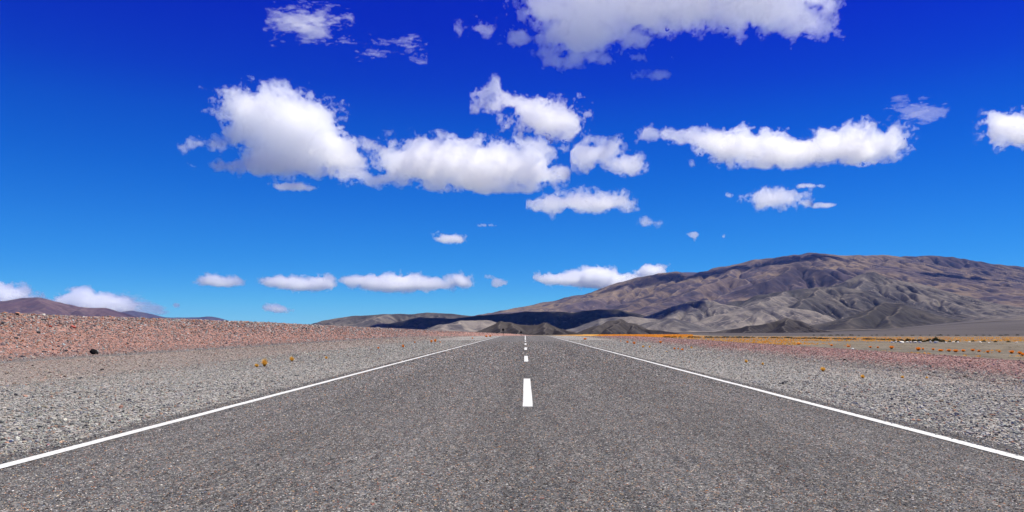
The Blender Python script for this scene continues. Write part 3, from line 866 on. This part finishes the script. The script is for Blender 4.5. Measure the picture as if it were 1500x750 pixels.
def pick(palette, n_, g, gain=(1, 1, 1)):
    gain = np.array(gain)
    cols = np.array([p[:3] for p in palette]); w = np.array([p[3] for p in palette]); w = w / w.sum()
    c = cols[g.choice(len(cols), n_, p=w)] * gain
    return c * g.uniform(.75, 1.25, (n_, 1)) * g.uniform(.95, 1.05, (n_, 3))

GREY = [(.235, .235, .23, 6), (.32, .315, .30, 3), (.14, .14, .142, 3.5), (.075, .075, .08, 1.5), (.28, .24, .19, 1.2), (.27, .165, .13, .7), (.42, .41, .38, .8), (.21, .225, .25, 1)]
DUST = [(.24, .205, .18, 5), (.20, .19, .18, 3), (.28, .19, .16, 2), (.11, .10, .10, 1.5), (.36, .33, .29, 1)]
PINKC = [(.27, .17, .16, 5), (.30, .22, .21, 3), (.33, .15, .115, 1.5), (.16, .12, .12, 2), (.42, .37, .34, .7), (.10, .075, .08, 1)]
BANK = [(.29, .165, .135, 5), (.33, .215, .18, 3), (.36, .145, .085, 1.8), (.15, .11, .105, 2.2), (.45, .40, .36, .8), (.075, .06, .06, 1.2), (.24, .20, .18, 2)]

def scatter(n_, x0, x1, d0, d1, g, p=1.0):
    """points spread so that they stay about evenly dense in the picture; x is the distance from the road's middle"""
    u = g.uniform(0, 1, n_)
    d = 1 / (1 / d0 + u * (1 / d1 - 1 / d0))
    x = g.uniform(x0, x1, n_)
    ok = (np.abs(x) < .72 * d + 2.5)
    x, d = x[ok], d[ok]
    x = x + road_x(d)
    return np.stack([x, d, ground_z(x, d)], 1)

def size_for(pts, g, med, sig, per_px, lo, hi):
    return np.clip(np.maximum(med * np.exp(sig * g.standard_normal(len(pts))), pts[:, 1] / 771 * per_px * g.uniform(.8, 1.7, len(pts))), lo, hi)

g = np.random.default_rng(50)
for side, x0, x1 in ((1, 3.86, 9.5), (-1, -9.5, -3.86)):
    P_ = scatter(80000, x0, x1, 3.2, 70, g)
    sp_ = scatter(1500, min(side * 3.55, side * 3.9), max(side * 3.55, side * 3.9), 3.2, 40, g); sp_[:, 2] += .03
    P_ = np.concatenate([P_, sp_])
    e = np.abs(P_[:, 0]) - 3.8
    sz = size_for(P_, g, .018, .42, 1.0, .007, .08)
    sz = np.where(np.abs(P_[:, 0]) < 3.98, np.minimum(sz, .02), sz)
    near = P_[:, 1] < 14
    col = pick(GREY, len(P_), g, (1.24, 1.22, 1.12) if side > 0 else (1.10, 1.09, 1.01))
    stones('gravel', P_[near], sz[near], col[near], 'ico', label='loose grey gravel along the tarmac', seed=1)
    stones('gravel', P_[~near], sz[~near], col[~near], 'oct', label='loose grey gravel along the tarmac', seed=2)
CHIPS = [(.035, .034, .036, 4), (.10, .098, .10, 4), (.20, .195, .19, 4), (.34, .33, .31, 2.4), (.55, .53, .49, .9), (.42, .22, .12, .55), (.50, .36, .20, .4), (.13, .16, .21, .8), (.30, .13, .10, .3)]
P_ = scatter(230000, -3.74, 3.74, 3.3, 60, g)
P_[:, 2] = road_z(P_[:, 1]) + .015 - .008 * np.abs(P_[:, 0] - road_x(P_[:, 1]))
dashed = np.any([(P_[:, 1] > a_ - .05) & (P_[:, 1] < b_ + .05) for a_, b_ in dashes + [(68, 500)]], axis=0)
on_paint = (np.abs(np.abs(P_[:, 0] - .02) - 3.5) < .068) | (dashed & (np.abs(P_[:, 0] - .035) < .066))
P_ = P_[~on_paint]
lane = np.interp(np.abs(P_[:, 0]), [0, .3, .9, 1.45, 1.9, 2.4, 2.9, 3.3, 3.75], [.90, .96, 1.06, .97, .92, 1.02, 1.08, .95, .88]) * (1 + .07 * sample2(N2, P_[:, 0] * 22, P_[:, 1] * 1.2))
stones('road_chippings', P_, size_for(P_, g, .0085, .28, .95, .005, .05), pick(CHIPS, len(P_), g, (.98, .96, .94)) * lane[:, None], 'oct', flat=.42, label='fine aggregate chippings set in the tarmac', seed=9, sink=.38)
P_ = scatter(36000, 8.5, 17.5, 10, 170, g)
r_ = P_[:, 0] - road_x(P_[:, 1])
m = (r_ > 10.8 + g.normal(0, 1.0, len(r_)))[:, None]
col = np.where(m, pick(PINKC, len(P_), g, (1.12, 1.08, 1.0)), pick(GREY[:4] + DUST, len(P_), g, (1.16, 1.08, .99)))
stones('pink_gravel', P_, size_for(P_, g, .032, .45, 1.1, .012, .12), col, 'oct', label='pinkish stones of the low berm beyond the grey verge', seed=3)
P_ = scatter(26000, -19, -9, 9, 170, g)
r_ = P_[:, 0] - road_x(P_[:, 1])
m = ((r_ < -16.8) & (r_ > -19))[:, None]
col = np.where(m, pick(GREY[:4] + DUST[:2], len(P_), g), pick(DUST + GREY[:2], len(P_), g, (1.12, 1.02, .93)))
stones('dusty_gravel', P_, size_for(P_, g, .025, .5, 1.0, .01, .16), col, 'oct', label='dusty grey-brown stones between verge and embankment', seed=4)
P_ = scatter(62000, -42, -18.0, 22, 420, g)
r_ = -(P_[:, 0] - road_x(P_[:, 1]))
P_ = P_[r_ > 18 + np.abs(g.normal(0, 1.1, len(r_)))]
r_ = -(P_[:, 0] - road_x(P_[:, 1]))
up_ = sstep(19, 31, r_)
sz = size_for(P_, g, .058, .48, 1.2, .03, .24) * (.7 + .6 * up_)
stones('embankment_stones', P_, sz, pick(BANK, len(P_), g, (.96, 1.16, 1.22)), 'ico', flat=.7, label='reddish broken stones covering the roadside embankment', seed=5)

# ------------------------------------------------------------------ single rocks
def rock(px, py, w, h, col, label, group=None, seed=0, cat='rock', name='rock', lean=0.0):
    x, y, z = on_ground(px, py)
    s_ = y / F
    g = np.random.default_rng(seed)
    import bmesh
    bm = bmesh.new()
    bmesh.ops.create_icosphere(bm, subdivisions=3, radius=1)
    ph = g.uniform(0, 9, 6)
    cuts = [(Vector(g.normal(0, 1, 3)).normalized(), g.uniform(.55, .85)) for _ in range(9)]
    for v in bm.verts:
        p = v.co.normalized()
        rr = 1.0
        for nrm, dd in cuts:
            c_ = p.dot(nrm)
            if c_ > 0: rr = min(rr, dd / c_)
        rr *= 1 + .03 * math.sin(7 * p.x + ph[0]) * math.sin(8 * p.y + ph[1]) + .02 * math.sin(15 * p.z + ph[2])
        v.co = p * rr
    me = bpy.data.meshes.new(name); bm.to_mesh(me); bm.free()
    co = np.array([v.co[:] for v in me.vertices])
    co[:, 0] *= w * s_ * .62; co[:, 1] *= w * s_ * .5; co[:, 2] *= h * s_ * .66
    co[:, 0] += lean * co[:, 2]
    co[:, 2] += h * s_ * .40
    me.vertices.foreach_set('co', co.astype(np.float32).ravel())
    a = me.attributes.new('tint', 'FLOAT_COLOR', 'POINT')
    a.data.foreach_set('color', np.tile(np.array([*col, 1], np.float32), len(co)))
    me.materials.append(M_STONE)
    o = link(bpy.data.objects.new(name, me)); o.location = (x, y, z)
    return tag(o, label, cat, group)

rock(136.5, 519, 11, 8, (.012, .012, .013), 'jet black rock at the foot of the pink embankment', seed=3, lean=-.5)
rock(149.5, 542, 5, 2.4, (.03, .028, .028), 'small flat dark stone on the dusty strip below the jet black rock', seed=4)
rock(24, 461.5, 6, 3, (.02, .018, .018), 'dark slab of stone on the crest of the embankment', seed=5, lean=.4)
rock(107, 480.5, 8, 4, (.40, .10, .075), 'brick-red stone halfway up the embankment', seed=6)
rock(74, 479.5, 5, 3, (.30, .07, .05), 'deep red stone up the bank beside the brick-red one', seed=7)
rock(1237, 528.5, 4.4, 3, (.015, .015, .017), 'small black rock on the grey-pink gravel across the road', seed=8)
rock(1315, 534.5, 3.5, 1.6, (.03, .028, .03), 'flat dark stone on the gravel near the pale boulders', seed=9)
rock(17, 648, 6, 4, (.30, .34, .38), 'pale bluish stone beside the painted edge line', seed=10)
rock(10, 650, 4.5, 3, (.50, .22, .12), 'orange-brown stone next to the pale bluish one', seed=11)
rock(92, 649.5, 9, 4, (.55, .38, .27), 'peach-coloured stone touching the painted edge line', seed=12)
rock(71, 654, 6, 3.2, (.30, .09, .12), 'dark maroon stone in the grey gravel by the edge line', seed=13)
rock(1249, 511.5, 3.4, 1.8, (.75, .75, .72), 'single white stone at the far edge of the pink berm', seed=14)

# ------------------------------------------------------------------ golden grass tufts
def mat_grass(name):
    n = Nodes(name); P = n.pos()
    c = n.attr('tint', 'Color')
    n.color(c)
    n.p.inputs['Roughness'].default_value = .8
    t = n.n.new('ShaderNodeBsdfTranslucent'); n.put(t.inputs['Color'], c)
    m = n.n.new('ShaderNodeMixShader'); m.inputs[0].default_value = .5
    n.l.new(n.p.outputs[0], m.inputs[1]); n.l.new(t.outputs[0], m.inputs[2]); n.l.new(m.outputs[0], n.out.inputs['Surface'])
    return n.m
M_GRASS = mat_grass('dry_grass_blade')

def blades(n_, rad, hgt, g, wid, base_col, tip_col, spread=1.0):
    """arched blades fanning out of one root: (verts, faces, colours)"""
    a = g.uniform(0, 2 * np.pi, n_)
    r0 = rad * .35 * np.sqrt(g.uniform(0, 1, n_))
    tilt = g.uniform(.05, 1.1, n_) ** .8 * spread
    L = hgt * g.uniform(.65, 1.15, n_) / np.maximum(np.cos(tilt * .7), .5)
    ts = np.array([0, .35, .7, 1.0])
    w = np.array([1, .9, .6, .12]) * wid
    b2 = a + g.normal(0, .5, n_)
    V = np.zeros((n_, 4, 2, 3)); C = np.ones((n_, 4, 2, 4))
    for i, t in enumerate(ts):
        ang = tilt * (.5 + .7 * t)
        out = r0 + L * t * np.sin(ang)
        z = L * t * np.cos(ang)
        for j, sgn in enumerate((-1, 1)):
            V[:, i, j, 0] = np.cos(a) * out - np.sin(b2) * sgn * w[i]
            V[:, i, j, 1] = np.sin(a) * out + np.cos(b2) * sgn * w[i]
            V[:, i, j, 2] = z - .01
        cc = np.array(base_col) * (1 - t) + np.array(tip_col) * t
        C[:, i, :, :3] = cc * g.uniform(.7, 1.25, (n_, 1, 1))
    k = 8
    f0 = np.array([(0, 1, 3, 2), (2, 3, 5, 4), (4, 5, 7, 6)])
    Fc = (f0[None] + (np.arange(n_) * k)[:, None, None]).reshape(-1, 4)
    return V.reshape(-1, 3), Fc, C.reshape(-1, 4)

GOLD = ((.55, .27, .04), (.90, .56, .09))
RUST = ((.55, .17, .02), (.90, .33, .03))
def tuft(px, py, w, h, label, group, cols=GOLD, seed=0, name='grass_tuft', cat='grass tuft', density=1.0):
    x, y, z = on_ground(px, py)
    s_ = y / F
    w, h = w * 1.25, h * 1.3
    g = np.random.default_rng(seed + int(px))
    V, Fc, C = blades(int(420 * density), w * s_ * .42, h * s_, g, max(.0035, s_ * .30), *cols)
    wx = (w * s_) / max(1e-3, np.ptp(V[:, 0])); V[:, :2] *= wx * 1.05
    o = mesh_np(name, V, Fc, M_GRASS, attrs={'tint': C})
    o.location = (x, y, z)
    return tag(o, label, cat, group)

GL, GR_ = 'golden tufts on the verge before the embankment', 'golden tufts on the verge before the orange plain'
tuft(387.5, 537, 13, 10, 'largest golden tuft on the verge, twin of a much smaller one', GL)
tuft(376, 538, 7, 4.5, 'small tuft close beside the largest golden tuft', GL)
tuft(427.5, 529.5, 9, 6, 'golden tuft alone on the verge, next beyond the largest', GL)
tuft(478, 526, 5, 3.4, 'pale small tuft between the verge gravel and dust, third along', GL)
tuft(554, 511, 3.6, 2.4, 'tiny tuft in the gap before the rounder orange one', GL, RUST)
tuft(590.5, 509.5, 5.5, 4, 'round orange tuft on the verge well beyond the tiny one', GL, RUST)
tuft(607.5, 502.8, 2.6, 2, 'speck-sized tuft just before the joined pair on the verge', GL, RUST)
tuft(632, 502, 4, 3.4, 'shorter half of the joined orange pair on the verge', GL, RUST)
tuft(637.5, 501.5, 5, 4, 'taller half of the joined orange pair on the verge', GL, RUST)
tuft(645, 502.3, 2.4, 1.6, 'speck-sized tuft just past the joined pair on the verge', GL, RUST)
tuft(692, 496.2, 2.6, 1.5, 'tiny tuft near the crest of the road, before the last pair', GL, RUST)
tuft(712.5, 493.8, 4.5, 2, 'first of the two low tufts on the verge by the crest', GL, RUST)
tuft(718, 493.6, 3.8, 2.2, 'last low tuft on the verge where the road drops away', GL, RUST)
tuft(857, 497.6, 6, 2, 'low flat orange tuft on the verge nearest the crest across the road', GR_, RUST)
tuft(909.5, 501, 1.8, 1.8, 'thin speck of grass before the two orange tufts across the road', GR_, RUST)
tuft(919, 503, 4, 3, 'smaller of two orange tufts side by side across the road', GR_, RUST)
tuft(929, 504.6, 5, 3.4, 'bigger of two orange tufts side by side across the road', GR_, RUST)
tuft(942, 509.6, 4, 3, 'yellow tuft on grey gravel just below the pink berm', GR_)
tuft(951.5, 509.4, 3, 2.4, 'small tuft beside the yellow one below the pink berm', GR_)
tuft(967.5, 503, 5, 3, 'orange tuft standing up on the pink berm itself', GR_, RUST)
tuft(976.5, 515.6, 2.6, 1.4, 'flat speck of grass lowest on the grey gravel across the road', GR_)
tuft(988, 512, 4, 2.6, 'first of the row of three orange tufts across the road', GR_, RUST)
tuft(993.5, 512, 2.8, 2, 'middle of the row of three orange tufts across the road', GR_, RUST)
tuft(999.5, 514, 5, 3, 'widest of the row of three orange tufts across the road', GR_, RUST)
tuft(1013, 510.8, 4, 2.6, 'pale tuft past the row of three at the berm foot', GR_)
tuft(1093, 531.4, 5.5, 4, 'upright golden tuft alone where the verge gravel widens', GR_)
tuft(1117.5, 535, 4.5, 3.6, 'narrow golden tuft leaning beside a dark pebble', GR_)
tuft(1205.5, 544, 10, 5.6, 'broad golden tuft, the widest on the gravel across the road', GR_)
tuft(1263.5, 554, 7.5, 4.6, 'mid-sized golden tuft past the widest one', GR_)
tuft(1322, 554, 5.5, 3.4, 'small golden tuft, second from last along the gravel', GR_)
tuft(1357.5, 554.6, 4, 3, 'smallest golden tuft, last along the gravel', GR_)

# ------------------------------------------------------------------ the grassy plain: rust clumps, dark shrubs, pale boulders
GE = 'rust-coloured clumps along the edge of the berm'
for i, (px, py, w, h) in enumerate([(1306, 511, 8, 3.6), (1286, 510, 4, 2), (1345, 513.5, 9, 4), (1352, 513, 4, 3), (1367, 513, 5, 2.4), (1378, 514.6, 9, 2.6), (1390, 515, 8, 3), (1400, 516, 9, 3.6), (1411, 515.4, 7, 3),
                                  (1425, 514.6, 7, 3), (1434, 515.6, 6, 2.6), (1447, 516.6, 6, 2.6), (1464, 516.5, 5, 2.2), (1482, 518, 9, 4), (1494, 519, 8, 3.6), (1275, 509.6, 5, 2), (1243, 508.5, 6, 2), (1218, 506.8, 5, 1.8), (1170, 505, 7, 2), (1498, 521, 7, 3.4)]):
    tuft(px, py, w, h, 'low rust-coloured grass clump at the far edge of the pink berm', GE, RUST, seed=i * 7, name='grass_clump', cat='grass clump', density=.8)

def shrub(px, py, w, h, label, group, seed=0):
    x, y, z = on_ground(px, py)
    s_ = y / F
    g = np.random.default_rng(seed)
    n_ = 380
    c = g.normal(0, 1, (n_, 3)); c /= np.linalg.norm(c, axis=1)[:, None]
    c *= g.uniform(.35, 1, (n_, 1)) ** .5 * (1 + .25 * np.sin(c[:, :1] * 5 + seed) * np.cos(c[:, 1:2] * 4))
    c[:, 2] = np.abs(c[:, 2])
    c *= np.array([w * s_ * .5, w * s_ * .42, h * s_])
    d1 = g.normal(0, 1, (n_, 3)); d1 /= np.linalg.norm(d1, axis=1)[:, None]
    d2 = np.cross(d1, g.normal(0, 1, (n_, 3))); d2 /= np.linalg.norm(d2, axis=1)[:, None]
    ls = max(.03, .07 * w * s_)
    V = np.stack([c - d1 * ls, c + d2 * ls * .6, c + d1 * ls, c - d2 * ls * .6], 1).reshape(-1, 3)
    V[:, 2] = np.maximum(V[:, 2], -.02)
    Fc = np.arange(n_ * 4).reshape(-1, 4)
    C = np.ones((n_, 4, 4)); C[..., :3] = np.array([.035, .040, .016]) * g.uniform(.5, 1.5, (n_, 1, 1))
    o = mesh_np('shrub', V, Fc, M_GRASS, attrs={'tint': C.reshape(-1, 4)})
    o.location = (x, y, z)
    return tag(o, label, 'shrub', group)

SB = 'dark shrubs among the pale boulders'
g = np.random.default_rng(77)
for i, (px, w, h) in enumerate([(1310, 6, 3), (1316, 4, 2), (1322, 7, 2.4), (1330, 9, 4.6), (1339, 8, 3.2), (1347, 9, 3.6), (1354, 6, 2.6), (1361, 9, 3.6), (1371, 13, 6), (1381, 7, 3.6), (1402, 6, 2.6), (1391, 5, 1.6), (1425, 5, 1.6), (1441, 6, 2), (1458, 5, 1.8), (1477, 6, 1.6)]):
    shrub(px, 500.8 + g.uniform(-.8, .5), w, h, 'dark low shrub in the row beside the pale boulders', SB, seed=i)
BO = 'pale boulders on the plain'
for i, (px, w, h) in enumerate([(1307, 4, 2.2), (1312, 2.6, 2.4), (1321, 7, 2.8), (1329, 4, 1.6), (1334, 2.4, 2.2), (1341, 4, 2), (1348, 5, 2), (1339, 4, 1.6), (1363, 3, 2.6), (1370, 4, 3), (1373, 2.4, 2), (1385, 2.6, 1.4), (1396, 5, 1.4), (1403, 3, 2.2), (1420, 4, 1.3), (1436, 3.4, 1.4), (1449, 3, 1.2), (1489, 3, 1.2)]):
    rock(px, 502.2 + g.uniform(-.6, .5), w, h, (.82, .78, .66), 'pale boulder in the row in front of the dark shrubs on the plain', BO, seed=40 + i, cat='boulder', name='boulder')
SD = 'thin line of dark shrubs far out on the plain'
for i in range(44):
    px = 975 + i * 8.2 + g.uniform(-4, 4)
    if px > 1325: continue
    shrub(px, np.interp(px, [975, 1100, 1240, 1330], [494.2, 494.6, 497.0, 498.2]) + g.uniform(-.3, .35), g.uniform(5, 13), g.uniform(.7, 1.7), 'dark shrub in the thin far line on the orange plain', SD, seed=200 + i)
SE = 'scattered bushes at the foot of the grey fan'
for i in range(26):
    px = 1190 + i * 12 + g.uniform(-5, 5)
    shrub(px, 491.3 + g.uniform(-.15, .3), g.uniform(2.5, 7), g.uniform(.6, 1.2), 'tiny dark bush where the plain meets the grey fan', SE, seed=300 + i)

# dry grass covering the plain
def field(n_, y0, y1, x0f, x1f, hgt, cols, seed, label, name='dry_grass', keep=None):
    g = np.random.default_rng(seed)
    y = np.exp(g.uniform(math.log(y0), math.log(y1), n_))
    pxx = g.uniform(x0f, x1f, n_)
    x = (pxx - CXP) / F * y
    r = x - road_x(y)
    ok = r > 19.5 + 1.2 * sample2(N2, x * 1.3 + 31, y * .55 + 200)
    if keep is not None: ok &= keep(x, y, pxx, g)
    x, y = x[ok], y[ok]
    z = ground_z(x, y)
    n2 = len(x); nb = 7
    a = g.uniform(0, 2 * np.pi, (n2, nb)); tl = g.uniform(.1, .9, (n2, nb))
    h = hgt * np.exp(g.normal(0, .35, (n2, 1))) * g.uniform(.7, 1.2, (n2, nb))
    w = np.maximum(.03, (y / 771 * .45))[:, None] * np.ones((1, nb))
    bx, by = x[:, None] + g.normal(0, .1, (n2, nb)), y[:, None] + g.normal(0, .1, (n2, nb))
    p0 = np.stack([bx - w * np.sin(a) * .5 * 1, by + w * np.cos(a) * .5, np.repeat(z[:, None] - .02, nb, 1)], -1)
    p1 = np.stack([bx + w * np.sin(a) * .5, by - w * np.cos(a) * .5, np.repeat(z[:, None] - .02, nb, 1)], -1)
    p2 = np.stack([bx + np.cos(a) * h * np.sin(tl) + w * np.sin(a) * .2, by + np.sin(a) * h * np.sin(tl), z[:, None] + h * np.cos(tl)], -1)
    V = np.stack([p0, p1, p2], 2).reshape(-1, 3)
    c = pick(cols, n2, g)
    C = np.ones((n2, nb, 3, 4)); C[..., :3] = c[:, None, None]
    o = mesh_np(name, V, np.arange(len(V)).reshape(-1, 3), M_GRASS, attrs={'tint': C.reshape(-1, 4)})
    return tag(o, label, kind='stuff')

def keep_orange(x, y, px, g):
    pat = sample2(N2, x * .8 + 11, y * .16 + 400) + .5 * sample2(N2b, x * 2.0, y * .5)
    band = np.where(px < 1010, 3, np.where((y > 280) & (y < 520), 1.6, np.where(y < 262, -2.4 + 2.4 * sstep(1250, 1030, px), .2)))
    return pat + band > 0
ORG = [(.80, .34, .025, 5), (.85, .44, .05, 3), (.70, .28, .04, 2), (.60, .40, .14, 1)]
YEL = [(.34, .27, .16, 4), (.24, .19, .12, 3), (.55, .32, .10, 1.3), (.12, .10, .06, 3)]
field(20000, 90, 640, 826, 1540, .22, ORG, 1, 'orange dry grass covering the plain', keep=keep_orange)
field(9000, 520, 1450, 826, 1015, .4, ORG, 3, 'far band of orange grass running to the hills')
field(2600, 75, 800, 860, 1560, .07, YEL, 2, 'yellowish sparse grass on the near side of the plain')

# ------------------------------------------------------------------ road signs seen from behind
def mat_plain(name, col, rough=.6, metal=0.0):
    n = Nodes(name); P = n.pos()
    nz = n.noise(P, 9, 4, .6)
    n.color(n.mix(1.0, col, n.ramp(nz, [(.3, .85), (.7, 1.1)]), 'MULTIPLY'))
    n.p.inputs['Roughness'].default_value = rough; n.p.inputs['Metallic'].default_value = metal
    return n.m
M_SIGNB = mat_plain('sign_back_black', (.010, .010, .011))
M_POST = mat_plain('dark_timber_post', (.030, .026, .024), .9)
M_BOLT = mat_plain('bolt_steel', (.2, .2, .2), .4, .9)
M_RIM = mat_plain('sign_rim', (.05, .045, .045), .5)

def prism(bm_v, bm_f, ring, y0, y1):
    n0 = len(bm_v); k = len(ring)
    bm_v += [(x, y0, z) for x, z in ring] + [(x, y1, z) for x, z in ring]
    bm_f.append([n0 + i for i in range(k)])
    bm_f.append([n0 + k + i for i in reversed(range(k))])
    for i in range(k):
        j = (i + 1) % k
        bm_f.append([n0 + j, n0 + i, n0 + k + i, n0 + k + j])

def poly_obj(name, v, f, mat, parent):
    me = bpy.data.meshes.new(name); me.from_pydata(v, [], f); me.update(); me.materials.append(mat)
    return link(bpy.data.objects.new(name, me), parent)

def road_sign(px, D, top_py, rad_px, label):
    x = (px - CXP) / F * D
    z = float(ground_z(x, D))
    zt = EYE + (HY - top_py) / F * D
    rad = rad_px / F * D
    root = bpy.data.objects.new('road_sign', None); root.empty_display_size = .3
    link(root); root.location = (x, D, z); root.rotation_euler = (0, 0, R(4))
    tag(root, label, 'road sign', 'road signs seen from behind')
    H = zt - z
    v, f = [], []
    w = .055
    prism(v, f, [(-w, -.25), (w, -.25), (w, H - rad * .7), (-w, H - rad * .7)], -w, w)
    poly_obj('post', v, f, M_POST, root)
    v, f = [], []
    ring = [(rad * math.cos(2 * math.pi * i / 28), H - rad + rad * math.sin(2 * math.pi * i / 28)) for i in range(28)]
    prism(v, f, ring, w + .002, w + .022)
    plate = poly_obj('sign_plate', v, f, M_SIGNB, root)
    v, f = [], []
    prism(v, f, [(-rad * .75, H - rad * 1.45), (rad * .75, H - rad * 1.45), (rad * .75, H - rad * 1.32), (-rad * .75, H - rad * 1.32)], w - .03, w + .001)
    prism(v, f, [(-rad * .75, H - rad * .68), (rad * .75, H - rad * .68), (rad * .75, H - rad * .55), (-rad * .75, H - rad * .55)], w - .03, w + .001)
    poly_obj('brace', v, f, M_RIM, root)
    for zz in (H - rad * 1.38, H - rad * .61):
        v, f = [], []
        prism(v, f, [(.02 * math.cos(a), zz + .02 * math.sin(a)) for a in [i * math.pi / 3 for i in range(6)]], -w - .02, -w - .001)
        poly_obj('bolt', v, f, M_BOLT, root)
road_sign(737, 200, 481.2, 1.8, 'taller round road sign at the verge before the crest, seen from behind')
road_sign(763.3, 300, 485.4, 1.5, 'smaller road sign beyond the crest, close to the centre line')
